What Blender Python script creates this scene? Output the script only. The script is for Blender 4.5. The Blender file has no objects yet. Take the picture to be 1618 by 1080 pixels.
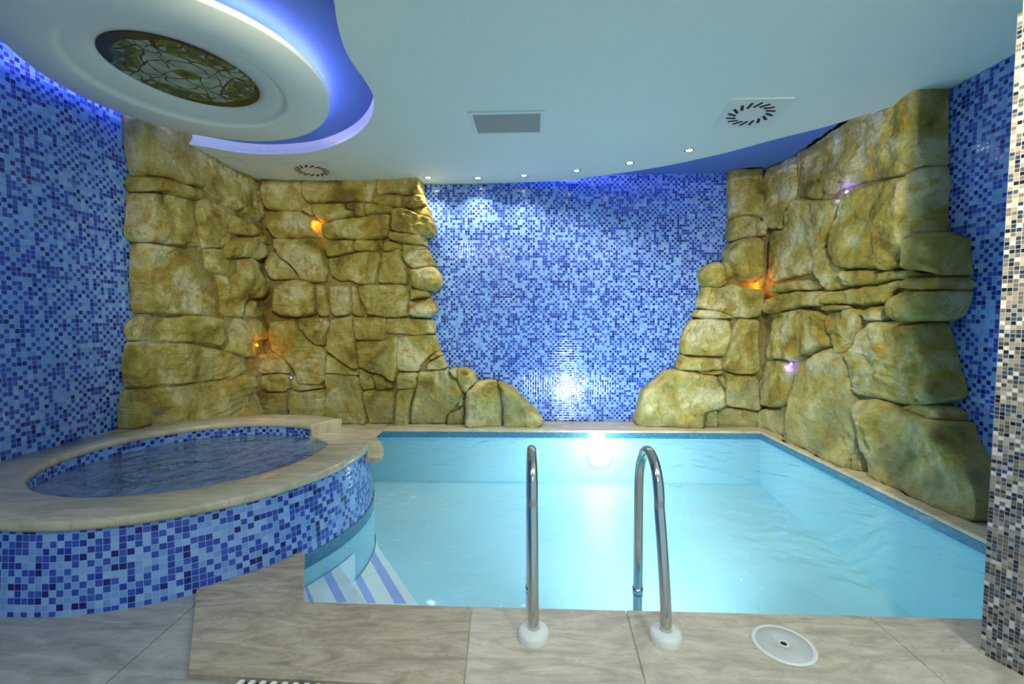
import bpy, bmesh, math, random
import numpy as np
from mathutils import Vector, noise
from mathutils.geometry import delaunay_2d_cdt
random.seed(7)
S = bpy.context.scene
COL = S.collection
# ------------------------------------------------------------------ camera
F, PITCH, YAW, H = 719.0, math.radians(3.18), math.radians(1.27), 1.25
fw = np.array([-math.sin(YAW)*math.cos(PITCH), math.cos(YAW)*math.cos(PITCH), -math.sin(PITCH)])
rt = np.array([math.cos(YAW), math.sin(YAW), 0.0]); up = np.cross(rt, fw)
def ray(px, py): return fw + rt*(px-809)/F - up*(py-540)/F
def atz(px, py, z):
    d = ray(px, py); return d*((z-H)/d[2]) + np.array([0, 0, H])
def aty(px, py, Y):
    d = ray(px, py); return d*(Y/d[1]) + np.array([0, 0, H])
def atx(px, py, X):
    d = ray(px, py); return d*(X/d[0]) + np.array([0, 0, H])
cd = bpy.data.cameras.new('camera'); cam = bpy.data.objects.new('camera', cd); COL.objects.link(cam)
cam.location = (0, 0, H); cam.rotation_euler = (math.pi/2-PITCH, 0, YAW)
cd.sensor_width = 36; cd.lens = F/1618*36; cd.clip_start = .02
S.camera = cam
# ------------------------------------------------------------------ node helpers
class N:
    def __init__(s, name, rough=.5, base=(.8, .8, .8), **kw):
        s.m = bpy.data.materials.new(name); s.m.use_nodes = True
        s.t = s.m.node_tree; s.b = s.t.nodes['Principled BSDF']; s.out = s.t.nodes['Material Output']
        s.b.inputs['Base Color'].default_value = (*base, 1); s.b.inputs['Roughness'].default_value = rough
        for k, v in kw.items(): s.b.inputs[k].default_value = v
    def set(s, inp, v):
        if hasattr(v, 'is_output'): s.t.links.new(v, inp)
        elif isinstance(v, (tuple, list)) and len(v) == 3 and inp.type == 'RGBA': inp.default_value = (*v, 1)
        else: inp.default_value = v
    def node(s, typ, ins=None, out=0, **props):
        n = s.t.nodes.new(typ)
        for k, v in props.items(): setattr(n, k, v)
        for k, v in (ins or {}).items(): s.set(n.inputs[k], v)
        return n.outputs[out]
    def math(s, op, a, b=0.0, c=0.0): return s.node('ShaderNodeMath', {0: a, 1: b, 2: c}, operation=op)
    def vm(s, op, a, b=(0, 0, 0)): return s.node('ShaderNodeVectorMath', {0: a, 1: b}, operation=op)
    def mix(s, f, a, b, mode='MIX'): return s.node('ShaderNodeMix', {0: f, 6: a, 7: b}, out=2, data_type='RGBA', blend_type=mode)
    def ramp(s, f, stops, interp='LINEAR'):
        n = s.t.nodes.new('ShaderNodeValToRGB'); cr = n.color_ramp; cr.interpolation = interp
        while len(cr.elements) > 1: cr.elements.remove(cr.elements[-1])
        for i, (p, c) in enumerate(stops):
            e = cr.elements[0] if i == 0 else cr.elements.new(p)
            e.position = p; e.color = (*c, 1) if len(c) == 3 else c
        s.set(n.inputs[0], f); return n.outputs[0]
    def noise(s, vec, scale, detail=4, rough=.55, dist=0.0, out=0):
        return s.node('ShaderNodeTexNoise', {'Vector': vec, 'Scale': scale, 'Detail': detail, 'Roughness': rough, 'Distortion': dist}, out=out)
    def bump(s, h, strength=.5, dist=.01):
        s.set(s.b.inputs['Normal'], s.node('ShaderNodeBump', {'Strength': strength, 'Distance': dist, 'Height': h}))
    def pos(s): return s.node('ShaderNodeNewGeometry')
    def uv(s): return s.node('ShaderNodeTexCoord', out=2)
    def col(s, c): s.set(s.b.inputs['Base Color'], c)
def plain(name, base, rough=.5, **kw): return N(name, rough, base, **kw).m
def emit(name, c, st):
    n = N(name, .5, (0, 0, 0)); n.b.inputs['Emission Color'].default_value = (*c, 1); n.b.inputs['Emission Strength'].default_value = st
    return n.m
def mosaic(name, pitch, stops_a, stops_b, flip, grout, gw=.045, rough=.1, tilt=.35):
    n = N(name, rough)
    sc = n.vm('SCALE', n.uv()); sc.node.inputs['Scale'].default_value = 1/pitch
    cell = n.vm('FLOOR', sc); fr = n.vm('SUBTRACT', n.vm('FRACTION', sc), (.5, .5, 0))
    wn = n.node('ShaderNodeTexWhiteNoise', {'Vector': cell}, out=0); wc = wn.node.outputs[1]
    wn2 = n.node('ShaderNodeTexWhiteNoise', {'Vector': n.vm('ADD', cell, (37.3, 91.7, 4.1))}, out=0)
    sx = n.node('ShaderNodeSeparateXYZ', {0: cell}); cy = sx.node.outputs[1]
    par = n.math('FLOORED_MODULO', n.math('ADD', sx, cy), 2.0)
    fl = n.math('LESS_THAN', wn, flip)
    dark = n.math('ABSOLUTE', n.math('SUBTRACT', par, fl))
    c = n.mix(dark, n.ramp(wn2, stops_a, 'CONSTANT'), n.ramp(wn2, stops_b, 'CONSTANT'))
    f = n.node('ShaderNodeSeparateXYZ', {0: fr}); fy = f.node.outputs[1]
    edge = n.math('MAXIMUM', n.math('ABSOLUTE', f), n.math('ABSOLUTE', fy))
    g = n.math('GREATER_THAN', edge, .5-gw)
    n.col(n.mix(g, c, grout))
    n.set(n.b.inputs['Roughness'], n.math('MULTIPLY_ADD', g, .5, rough))
    w = n.node('ShaderNodeSeparateXYZ', {0: n.vm('SUBTRACT', wc, (.5, .5, .5))}); wy = w.node.outputs[1]
    h = n.math('ADD', n.math('MULTIPLY', f, w), n.math('MULTIPLY', fy, wy))
    cush = n.math('MULTIPLY', n.math('SMOOTH_MAX', edge, .36, .08), -1.2)
    n.bump(n.math('ADD', n.math('MULTIPLY', h, tilt), cush), .5, pitch*.18)
    return n.m
BLUE_L = [(0, (.17, .35, .74)), (.3, (.21, .40, .79)), (.62, (.145, .32, .70)), (.85, (.25, .45, .81))]
BLUE_D = [(0, (.022, .075, .46)), (.35, (.012, .045, .36)), (.62, (.03, .095, .50)), (.84, (.005, .014, .17))]
M = {}
M['mosaic'] = mosaic('blue_glass_mosaic', .0294, BLUE_L, BLUE_D, .24, (.27, .35, .72))
M['tub_mosaic'] = mosaic('blue_tub_mosaic', .0294, BLUE_L, BLUE_D, .27, (.36, .42, .82), gw=.035)
M['brown_mosaic'] = mosaic('brown_blue_mosaic', .0147,
    [(0, (.30, .27, .24)), (.4, (.07, .065, .07)), (.55, (.42, .38, .36)), (.72, (.66, .64, .62))],
    [(0, (.022, .045, .10)), (.3, (.16, .14, .13)), (.62, (.012, .015, .022)), (.82, (.05, .085, .15))], .35, (.42, .40, .40), gw=.06)
def plaster(name, base):
    n = N(name, .75); p = n.pos()
    n.col(n.mix(n.noise(p, 1.3, 3), tuple(c*.95 for c in base), base)); n.bump(n.noise(p, 40, 3), .08, .01); return n.m
M['plaster'] = plaster('white_ceiling_plaster', (.84, .90, .85))
M['led_tint_plaster'] = plaster('led_tinted_ceiling', (.12, .23, .64))  # blue of the led glow put into the upper ceiling's base colour
M['plaster_y'] = plaster('pale_yellow_plaster', (.72, .74, .36))
# --- rock
def rock(name, dirt):
    n = N(name, .85); p = n.pos()
    big = n.noise(p, 2.6, 5, .6, .6); mid = n.noise(n.vm('ADD', p, (5, 3, 1)), 7.5, 6, .65, .3)
    c = n.ramp(big, [(.34, (.23, .175, .03)), (.44, (.48, .395, .085)), (.52, (.64, .56, .19)), (.62, (.82, .76, .45))])
    c = n.mix(n.ramp(mid, [(.50, (0, 0, 0)), (.66, (1, 1, 1))]), c, (.54, .36, .05))
    # green algae film, mostly low down
    z = n.node('ShaderNodeSeparateXYZ', {0: p}, out=2)
    low = n.ramp(n.math('ADD', n.math('MULTIPLY', z, -.22), n.noise(n.vm('ADD', p, (1, 8, 2)), 3.1, 5, .65)), [(.34, (0, 0, 0)), (.52, (.6, .6, .6))])
    c = n.mix(low, c, (.36, .40, .22))
    c = n.mix(n.ramp(n.noise(n.vm('ADD', p, (9, 1, 4)), 5, 5, .7), [(.60, (0, 0, 0)), (.74, (.7, .7, .7))]), c, (.36, .325, .24))
    c = n.mix(n.ramp(n.noise(p, 60, 2), [(.66, (0, 0, 0)), (.75, (.6, .6, .6))]), c, (.16, .11, .06))
    if dirt: c = n.mix(.45, c, (.20, .13, .05))
    n.col(c)
    st = n.noise(n.vm('MULTIPLY', p, (2, 2, 14)), 2.2, 6, .65)
    h = n.math('ADD', n.math('MULTIPLY', n.noise(p, 14, 8, .65), 1.0), n.math('MULTIPLY', st, .95))
    pit = n.ramp(n.noise(n.vm('ADD', p, (3, 7, 5)), 38, 3, .6), [(.30, (0, 0, 0)), (.40, (1, 1, 1))])
    vor = n.node('ShaderNodeTexVoronoi', {'Vector': n.vm('ADD', p, n.vm('MULTIPLY', n.noise(p, 6, 3, .5, 0, 1), (.12, .12, .12))), 'Scale': 9.0}, out=0)
    n.bump(n.math('ADD', n.math('ADD', h, n.math('MULTIPLY', vor, .5)), n.math('ADD', n.math('MULTIPLY', n.noise(p, 70, 4, .6), .3), n.math('MULTIPLY', pit, .18))), 1.0, .05); return n.m
M['rock'] = rock('ochre_rock', False); M['rock_back'] = rock('dark_rock_joint', True)
# --- stone
def travertine(name, cols, scale=1.6, rough=.35):
    n = N(name, rough); p = n.pos()
    rp = n.node('ShaderNodeMapping', {0: p, 2: (0, 0, math.radians(-32)), 3: (1.1, 4.2, 1)})
    k = n.math('ADD', n.math('MULTIPLY', n.noise(rp, scale*1.3, 8, .62, 2.2), .75), n.math('MULTIPLY', n.noise(p, 9, 6, .7, .8), .25))
    c = n.ramp(k, cols)
    vein = n.math('ABSOLUTE', n.math('SUBTRACT', n.noise(n.vm('ADD', rp, (4, 4, 0)), scale*1.1, 7, .6, 2.6), .5))
    c = n.mix(n.ramp(vein, [(.0, (.7, .7, .7)), (.022, (0, 0, 0))]), c, tuple(v*.78 for v in cols[1][1]))
    n.col(c); n.bump(n.noise(p, 55, 3), .06, .01); return n.m
M['deck'] = travertine('travertine_deck', [(.36, (.40, .35, .29)), (.46, (.53, .47, .38)), (.54, (.63, .56, .44)), (.66, (.70, .655, .57))])
M['deck_brown'] = travertine('brown_travertine', [(.36, (.27, .225, .18)), (.46, (.41, .34, .25)), (.54, (.51, .425, .30)), (.66, (.59, .53, .43))])
M['floor'] = travertine('grey_marble', [(.36, (.24, .24, .23)), (.5, (.38, .38, .36)), (.66, (.52, .52, .49))], 1.1, .3)
M['coping'] = travertine('limestone_coping', [(.34, (.40, .355, .26)), (.46, (.52, .465, .34)), (.56, (.60, .535, .40)), (.68, (.65, .60, .48))], .8, .22)
# --- waterline band tile
def band():
    n = N('teal_waterline_tile', .15); uv = n.uv()
    c = n.ramp(n.noise(n.vm('MULTIPLY', uv, (14, 40, 1)), 1.5, 4, .7), [(.3, (.03, .12, .26)), (.55, (.06, .22, .36)), (.75, (.16, .36, .46))])
    n.col(c); return n.m
M['band'] = band()
def lining():
    n = N('pool_lining', .5); p = n.pos()
    n.col(n.mix(n.noise(p, 2, 3), (.33, .62, .73), (.37, .655, .765))); return n.m
M['lining'] = lining()
M['step_white'] = plain('pool_step_white', (.80, .88, .93), .5)
M['step_stripe'] = plain('pool_step_blue', (.36, .46, .90), .5)
def water(name, tint, wave, dist, refl, foam=None, milk=None):
    n = N(name, .03); t = n.t; p = n.pos()
    h = n.math('ADD', n.noise(p, wave, 3, .5, .6), n.math('MULTIPLY', n.noise(p, wave*3.1, 3, .5, .3), .35))
    nb = n.node('ShaderNodeBump', {'Strength': .6, 'Distance': dist, 'Height': h})
    tr = n.node('ShaderNodeBsdfTransparent', {'Color': (*tint, 1)})
    gl = n.node('ShaderNodeBsdfGlossy', {'Color': (1, 1, 1, 1), 'Roughness': .03, 'Normal': nb})
    fr = n.node('ShaderNodeFresnel', {'IOR': 1.33, 'Normal': nb})
    sh = n.node('ShaderNodeMixShader', {0: n.math('MULTIPLY', fr, refl), 1: tr, 2: gl})
    if milk:
        mk = n.ramp(n.noise(p, 3.2, 5, .6, 1.6), [(.42, (0, 0, 0)), (.62, (1, 1, 1))])
        df = n.node('ShaderNodeBsdfDiffuse', {'Color': (*milk, 1)})
        sh = n.node('ShaderNodeMixShader', {0: n.math('MULTIPLY_ADD', mk, .45, .22), 1: sh, 2: df})
    if foam:
        cx, cy, r = foam
        q = n.vm('SUBTRACT', p, (cx, cy, 0)); q = n.vm('MULTIPLY', q, (1, 1, 0))
        d = n.node('ShaderNodeVectorMath', {0: q}, out=1, operation='LENGTH')
        near = n.ramp(n.math('DIVIDE', d, r), [(.1, (1, 1, 1)), (1, (0, 0, 0))])
        sp = n.ramp(n.noise(n.vm('MULTIPLY', p, (1, 2.2, 1)), 13, 6, .7, 1.2), [(.56, (0, 0, 0)), (.68, (1, 1, 1))])
        df = n.node('ShaderNodeBsdfDiffuse', {'Color': (.9, .95, .97, 1)})
        sh = n.node('ShaderNodeMixShader', {0: n.math('MULTIPLY', n.math('MULTIPLY', near, sp), .8), 1: sh, 2: df})
    t.links.new(sh, n.out.inputs['Surface']); return n.m
M['pool_water'] = water('clear_pool_water', (.93, .985, 1.0), 3.2, .05, .9, (-.95, 3.15, .75))
M['tub_water'] = water('hot_tub_water', (.55, .72, .85), 5.5, .12, 1.7, None, (.26, .37, .53))
M['steel'] = plain('polished_steel', (.62, .62, .62), .13, Metallic=1.0)
M['white'] = plain('white_plastic', (.80, .82, .82), .35)
M['dark'] = plain('dark_slot', (.004, .004, .008), .6)
M['grille'] = plain('grey_louvre', (.50, .48, .42), .45)
M['lamp'] = emit('lamp_glow', (1, .95, .88), 30)
M['orange'] = emit('orange_lamp', (1, .30, .01), 5)
M['violet'] = emit('violet_lamp', (.16, .12, 1), 5)
M['led'] = emit('blue_led', (.46, .44, 1.0), 20)
M['poollamp'] = emit('underwater_lamp_glow', (.85, .97, 1), 12)
def stained():
    n = N('leaded_stained_glass', .18); tc = n.node('ShaderNodeTexCoord', out=3)
    q = n.vm('SCALE', tc); q.node.inputs['Scale'].default_value = 1/.42
    wq = n.vm('SCALE', n.vm('SUBTRACT', n.noise(q, 2.2, 2, .5, 0, 1), (.5, .5, .5))); wq.node.inputs['Scale'].default_value = .30; q = n.vm('ADD', q, wq)
    sx = n.node('ShaderNodeSeparateXYZ', {0: q}); sy = sx.node.outputs[1]
    a, b = n.math('ABSOLUTE', sx), n.math('ABSOLUTE', sy)
    r = n.math('SQRT', n.math('ADD', n.math('MULTIPLY', a, a), n.math('MULTIPLY', b, b)))
    mn, mx = n.math('MINIMUM', a, b), n.math('MAXIMUM', a, b)
    def line(v, w): return n.math('LESS_THAN', n.math('ABSOLUTE', v), w)
    def wob(v, amp, fq, ph=0.0): return n.math('MULTIPLY', n.math('SINE', n.math('MULTIPLY_ADD', v, fq, ph)), amp)
    arm = n.math('SUBTRACT', n.math('ADD', wob(mx, .11, 8.0, -1.1), .24), mn)          # >0 inside a pale arm
    leaf = n.node('ShaderNodeCombineXYZ', {0: mn, 1: mx})
    vor = n.node('ShaderNodeTexVoronoi', {'Vector': leaf, 'Scale': 11.0, 'Randomness': .9}, out=1)
    v1 = n.node('ShaderNodeSeparateXYZ', {0: vor})
    vd = n.node('ShaderNodeTexVoronoi', {'Vector': leaf, 'Scale': 11.0, 'Randomness': .9}, feature='DISTANCE_TO_EDGE')
    swirl = n.ramp(v1, [(0, (.05, .13, .035)), (.25, (.17, .21, .04)), (.45, (.10, .17, .13)), (.6, (.24, .22, .12)), (.8, (.05, .14, .11)), (.92, (.33, .38, .32))], 'CONSTANT')
    pale = n.ramp(n.node('ShaderNodeTexWhiteNoise', {'Vector': n.vm('FLOOR', n.vm('MULTIPLY', leaf, (5, 4.2, 1)))}), [(0, (.30, .38, .31)), (.4, (.38, .46, .40)), (.75, (.48, .60, .58))], 'CONSTANT')
    c = n.mix(n.math('GREATER_THAN', arm, 0.0), swirl, pale)
    c = n.mix(n.math('LESS_THAN', r, .17), c, (.09, .16, .04)); c = n.mix(n.math('LESS_THAN', r, .08), c, (.06, .03, .012))
    lead = n.math('MAXIMUM', line(arm, .016), n.math('MULTIPLY', n.math('LESS_THAN', arm, 0.0), n.math('LESS_THAN', vd, .03)))
    for off, amp, fq in ((.34, .05, 10.), (.56, .06, 9.), (.74, .05, 12.)):
        lead = n.math('MAXIMUM', lead, line(n.math('SUBTRACT', mx, n.math('ADD', wob(mn, amp, fq), off)), .012))
    lead = n.math('MAXIMUM', lead, n.math('MULTIPLY', n.math('GREATER_THAN', arm, 0.0), line(n.math('SUBTRACT', mn, n.math('ADD', wob(mx, .04, 11.), .07)), .010)))
    c = n.mix(lead, c, (.02, .03, .028))
    c = n.mix(n.math('GREATER_THAN', r, .90), c, n.mix(n.noise(q, 9, 3), (.018, .014, .01), (.07, .045, .02)))
    n.col(c); return n.m
M['glass'] = stained()
# ------------------------------------------------------------------ mesh helpers
class MB:
    def __init__(s): s.v, s.f, s.uv, s.mi, s.sm = [], [], [], [], []
    def add(s, vs, fs, uvs=None, mi=0, smooth=False):
        b = len(s.v); s.v += [tuple(map(float, v)) for v in vs]
        for i, f in enumerate(fs):
            s.f.append([b+k for k in f]); s.uv.append(uvs[i] if uvs else [(0, 0)]*len(f)); s.mi.append(mi); s.sm.append(smooth)
    def box(s, a, b, mi=0):
        (x0, y0, z0), (x1, y1, z1) = a, b
        v = [(x0, y0, z0), (x1, y0, z0), (x1, y1, z0), (x0, y1, z0), (x0, y0, z1), (x1, y0, z1), (x1, y1, z1), (x0, y1, z1)]
        f = [(0, 3, 2, 1), (4, 5, 6, 7), (0, 1, 5, 4), (1, 2, 6, 5), (2, 3, 7, 6), (3, 0, 4, 7)]
        s.add(v, f, [[(v[k][0]+v[k][1], v[k][2]) for k in q] if i > 1 else [(v[k][0], v[k][1]) for k in q] for i, q in enumerate(f)], mi)
    def prism(s, pts, z0, z1, mi=0, uoff=0.0):
        n = len(pts); v = [(p[0], p[1], z0) for p in pts]+[(p[0], p[1], z1) for p in pts]
        ar = sum(pts[i][0]*pts[(i+1) % n][1]-pts[(i+1) % n][0]*pts[i][1] for i in range(n))
        if ar < 0:
            pts = pts[::-1]; v = [(p[0], p[1], z0) for p in pts]+[(p[0], p[1], z1) for p in pts]
        fs = [list(range(n-1, -1, -1)), list(range(n, 2*n))]; uv = [[(v[k][0], v[k][1]) for k in q] for q in fs]
        u = uoff
        for i in range(n):
            j = (i+1) % n; L = math.hypot(pts[j][0]-pts[i][0], pts[j][1]-pts[i][1])
            fs.append([i, j, n+j, n+i]); uv.append([(u, z0), (u+L, z0), (u+L, z1), (u, z1)]); u += L
        s.add(v, fs, uv, mi)
    def grid(s, rows, uvf=None, closed=False, mi=0, smooth=True):
        nr, nc = len(rows), len(rows[0]); v = [p for r in rows for p in r]; fs, uv = [], []
        for i in range(nr-1):
            for j in range(nc if closed else nc-1):
                k = (j+1) % nc; fs.append([i*nc+j, i*nc+k, (i+1)*nc+k, (i+1)*nc+j])
                jj = j+1
                uv.append([uvf(i, j), uvf(i, jj), uvf(i+1, jj), uvf(i+1, j)] if uvf else [(0, 0)]*4)
        s.add(v, fs, uv, mi, smooth)
    def tube(s, path, r, seg=20, mi=0, cap=True):
        P = [Vector(p) for p in path]; rows = []; prev = None
        for i, p in enumerate(P):
            t = (P[min(i+1, len(P)-1)]-P[max(i-1, 0)]).normalized()
            if prev is None:
                a = t.cross(Vector((1, 0, 0)));  a = a if a.length > .1 else t.cross(Vector((0, 1, 0)))
            else: a = prev-t*prev.dot(t)
            a.normalize(); prev = a; b = t.cross(a); rr = r[i] if isinstance(r, list) else r
            rows.append([p+(a*math.cos(2*math.pi*k/seg)+b*math.sin(2*math.pi*k/seg))*rr for k in range(seg)])
        s.grid(rows, closed=True, mi=mi)
        if cap: s.add(rows[0], [list(range(seg))], mi=mi); s.add(rows[-1], [list(range(seg-1, -1, -1))], mi=mi)
    def lathe(s, c, prof, seg=40, mi=0, smooth=True):
        rows = [[(c[0]+r*math.cos(2*math.pi*k/seg), c[1]+r*math.sin(2*math.pi*k/seg), c[2]+z) for k in range(seg)] for r, z in prof]
        s.grid(rows, closed=True, mi=mi, smooth=smooth)
    def build(s, name, mats, parent=None, bevel=0.0, fix=True, tri=False):
        me = bpy.data.meshes.new(name)
        off = Vector(parent.location) if parent is not None else Vector((0, 0, 0))
        me.from_pydata([Vector(v)-off for v in s.v], [], s.f)
        ul = me.uv_layers.new(name='UVMap')
        for p, uvs in zip(me.polygons, s.uv):
            for li, t in zip(p.loop_indices, uvs): ul.data[li].uv = t
        for p, mi, sm in zip(me.polygons, s.mi, s.sm): p.material_index = mi; p.use_smooth = sm
        for m in (mats if isinstance(mats, list) else [mats]): me.materials.append(m)
        if fix:
            bm = bmesh.new(); bm.from_mesh(me)
            bmesh.ops.remove_doubles(bm, verts=bm.verts, dist=1e-5)
            bmesh.ops.recalc_face_normals(bm, faces=bm.faces)
            if tri: bmesh.ops.triangulate(bm, faces=bm.faces, ngon_method='EAR_CLIP')
            bm.to_mesh(me); bm.free()
        o = bpy.data.objects.new(name, me); COL.objects.link(o)
        if parent is not None: o.parent = parent
        if bevel:
            b = o.modifiers.new('bevel', 'BEVEL'); b.width = bevel; b.segments = 3; b.limit_method = 'ANGLE'
        return o
def tag(o, label, cat, group=None):
    o['label'] = label; o['category'] = cat
    if group: o['group'] = group
    return o
def thing(name, loc, label, cat, group=None):
    o = bpy.data.objects.new(name, None); COL.objects.link(o); o.location = loc; o.empty_display_size = .1
    return tag(o, label, cat, group)
def struct(o): o['kind'] = 'structure'; return o
def lamp(name, typ, loc, energy, color, **kw):
    d = bpy.data.lights.new(name, typ); d.energy = energy; d.color = color
    aim = kw.pop('aim', None)
    for k, v in kw.items(): setattr(d, k, v)
    o = bpy.data.objects.new(name, d); COL.objects.link(o); o.location = loc
    if aim: o.rotation_euler = (Vector(aim)-Vector(loc)).to_track_quat('-Z', 'Y').to_euler()
    return o
def catmull(P, n=8, closed=False):
    P = [np.array(p, float) for p in P]; out = []; L = len(P)
    for i in range(L if closed else L-1):
        if closed: a, b, c, d = P[i-1], P[i], P[(i+1) % L], P[(i+2) % L]
        else: a, b, c, d = P[max(i-1, 0)], P[i], P[i+1], P[min(i+2, L-1)]
        for k in range(n):
            t = k/n; out.append(.5*((2*b)+(c-a)*t+(2*a-5*b+4*c-d)*t*t+(3*b-a-3*c+d)*t**3))
    if not closed: out.append(P[-1])
    return [tuple(p) for p in out]
# ------------------------------------------------------------------ room dimensions
XL, XR, YB, YF = -3.13, 2.91, 5.40, -2.2
ZC, ZU = 2.80, 2.895
PX, PY = 2.613, 4.98          # pool edge right / back
WZ = -.075                    # pool water level
def wall_plane(name, a, b, z0, z1, th, mat):
    """vertical wall from a to b (xy), thickness th to its right hand side"""
    m = MB(); d = np.array(b)-np.array(a); L = np.hypot(*d); n = np.array([d[1], -d[0]])/L*th
    m.prism([tuple(a), tuple(b), tuple(np.array(b)+n), tuple(np.array(a)+n)], z0, z1)
    # metre uv measured along the wall
    o = m.build(name, mat, fix=False)
    me = o.data; ul = me.uv_layers[0]
    for p in me.polygons:
        for li in p.loop_indices:
            v = me.vertices[me.loops[li].vertex_index].co
            ul.data[li].uv = (float((np.array([v.x, v.y])-np.array(a)).dot(d)/L), v.z)
    return struct(o)
wall_plane('wall_back', (XL-.1, YB), (XR+.1, YB), -.03, 3.0, -.1, M['mosaic'])
wall_plane('wall_left', (XL, YF), (XL, YB), -.03, 3.0, -.1, M['mosaic'])
wall_plane('wall_right', (XR, YB), (XR, 1.60), -.03, 3.0, -.1, M['mosaic'])
# mosaic pier on the right with painted plaster above
pier = [(1.708, 1.668), (1.79, 1.44), (3.01, 1.44), (3.01, 1.668)]
m = MB(); m.prism(pier, -.0, 2.29); struct(m.build('mosaic_pier', M['brown_mosaic'], fix=False))
m = MB(); m.prism([(1.716, 1.660), (1.80, 1.44), (3.01, 1.44), (3.01, 1.660)], 2.29, ZC); struct(m.build('wall_right_lintel', M['plaster_y']))
# ------------------------------------------------------------------ ceiling
opening = [tuple(atz(x, y, ZC)[:2]) for x, y in ((265,222),(330,233),(380,241),(430,244),(490,240),(530,229),(560,214),(580,195),(590,173),(589,150),(575,125),(560,104),(546,80),(536,50),(530,20),(527,0))]
opening[0] = (XL, opening[0][1]); opening += [(-.87, 2.0), (-.84, 1.6), (-.95, 1.2), (-1.5, .95), (-2.3, .9), (XL, .9)]
opening = catmull(opening, 6)
edge = [tuple(atz(x, y, ZC)[:2]) for x, y in ((418,292),(500,290),(600,290),(680,291.5),(757,292),(877,286),(952,277),(1040,264),(1135,244),(1229,219),(1305,200),(1387,175),(1462,154),(1490,146))]
edge = [(x, min(y, YB-.002)) for x, y in edge]; edge[-1] = (XR, edge[-1][1])
edge = [(XL, YB-.002)] + catmull([(x, y) for x, y in edge], 6)
outline = [(XL, YF), (XR, YF)] + edge[::-1] + opening
m = MB(); m.prism(outline, ZC, ZC+.035)
for i in range(len(opening)-1):                     # fascia standing round the oval recess
    (x0, y0), (x1, y1) = opening[i], opening[i+1]
    d = Vector((x1-x0, y1-y0)); nn = Vector((d.y, -d.x)).normalized()*-.012
    m.add([(x0, y0, ZC+.03), (x1, y1, ZC+.03), (x1, y1, ZU), (x0, y0, ZU)], [(0, 1, 2, 3)])
struct(m.build('ceiling', M['plaster'], fix=False))
m = MB(); m.box((XL-.1, YF, ZU), (XR+.1, YB+.1, ZU+.1)); struct(m.build('ceiling_upper', M['led_tint_plaster']))
# led strip lying on the slab behind its curved back edge
ins = []
for i in range(2, len(edge)-1, 2):
    if edge[i][0] < -.9: continue
    a, b = Vector(edge[i-1]), Vector(edge[i+1]); d = (b-a).normalized(); n_ = Vector((d.y, -d.x))
    ins.append((edge[i][0]+n_.x*.07, edge[i][1]+n_.y*.07, ZC+.048))
m = MB(); m.tube(ins, .008, 6); struct(m.build('trim_1', M['led'])); bpy.data.objects['trim_1']['kind'] = 'structure'
# ------------------------------------------------------------------ ceiling medallion
def rf(a, b, c): return lambda th: a+b*math.cos(2*th)+c*math.sin(2*th)
R_disc, R_ring, R_glass = rf(.9196, -.0498, -.0544), rf(.635, -.030, -.018), rf(.4143, -.0369, .0132)
C_disc, C_ring, C_glass = (-2.175, 3.024), (-2.215, 3.03), (-2.165, 2.974)
med = thing('ceiling_medallion', (C_disc[0], C_disc[1], 2.77), 'round white dropped ceiling disc with dark stained glass centre above the hot tub', 'ceiling medallion')
SEG = 120
def ringpts(C, R, k, z, dr=0.0): return [(C[0]+(R(t)*k+dr)*math.cos(t), C[1]+(R(t)*k+dr)*math.sin(t), z) for t in (2*math.pi*i/SEG for i in range(SEG))]
rows = [ringpts(C_disc, R_disc, .90, 2.815), ringpts(C_disc, R_disc, .985, 2.815), ringpts(C_disc, R_disc, 1, 2.805), ringpts(C_disc, R_disc, 1, 2.775), ringpts(C_disc, R_disc, .994, 2.77),
        ringpts(C_ring, R_ring, 1.03, 2.77), ringpts(C_ring, R_ring, 1.0, 2.773), ringpts(C_ring, R_ring, .975, 2.785), ringpts(C_ring, R_ring, .955, 2.797), ringpts(C_ring, R_ring, .92, 2.80),
        ringpts(C_glass, R_glass, 1.10, 2.80), ringpts(C_glass, R_glass, 1.085, 2.806), ringpts(C_glass, R_glass, 1.0, 2.808), ringpts(C_glass, R_glass, 1.0, 2.83), ringpts(C_disc, R_disc, .90, 2.83), ringpts(C_disc, R_disc, .90, 2.815)]
m = MB(); m.grid(rows, closed=True); m.build('disc', M['plaster'], med)
m = MB(); g0 = ringpts(C_glass, R_glass, .997, 2.803); g1 = ringpts(C_glass, R_glass, .997, 2.812)
m.add(g0, [list(range(SEG-1, -1, -1))]); m.add(g1, [list(range(SEG))]); m.grid([g0, g1], closed=True, smooth=False)
o = m.build('stained_glass', M['glass'], med); o['label'] = 'leaded stained glass in white, green and amber'
# object coordinates centred on the glass
for v in o.data.vertices: v.co.x -= C_glass[0]-C_disc[0]; v.co.y -= C_glass[1]-C_disc[1]
o.location = (C_glass[0]-C_disc[0], C_glass[1]-C_disc[1], 0)
m = MB(); rr = ringpts(C_disc, R_disc, .93, 2.828); m.tube(rr+[rr[0]], .008, 6, cap=False); o = m.build('led_strip', M['led'], med); o['label'] = 'blue glowing led strip on the disc edge'
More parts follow.
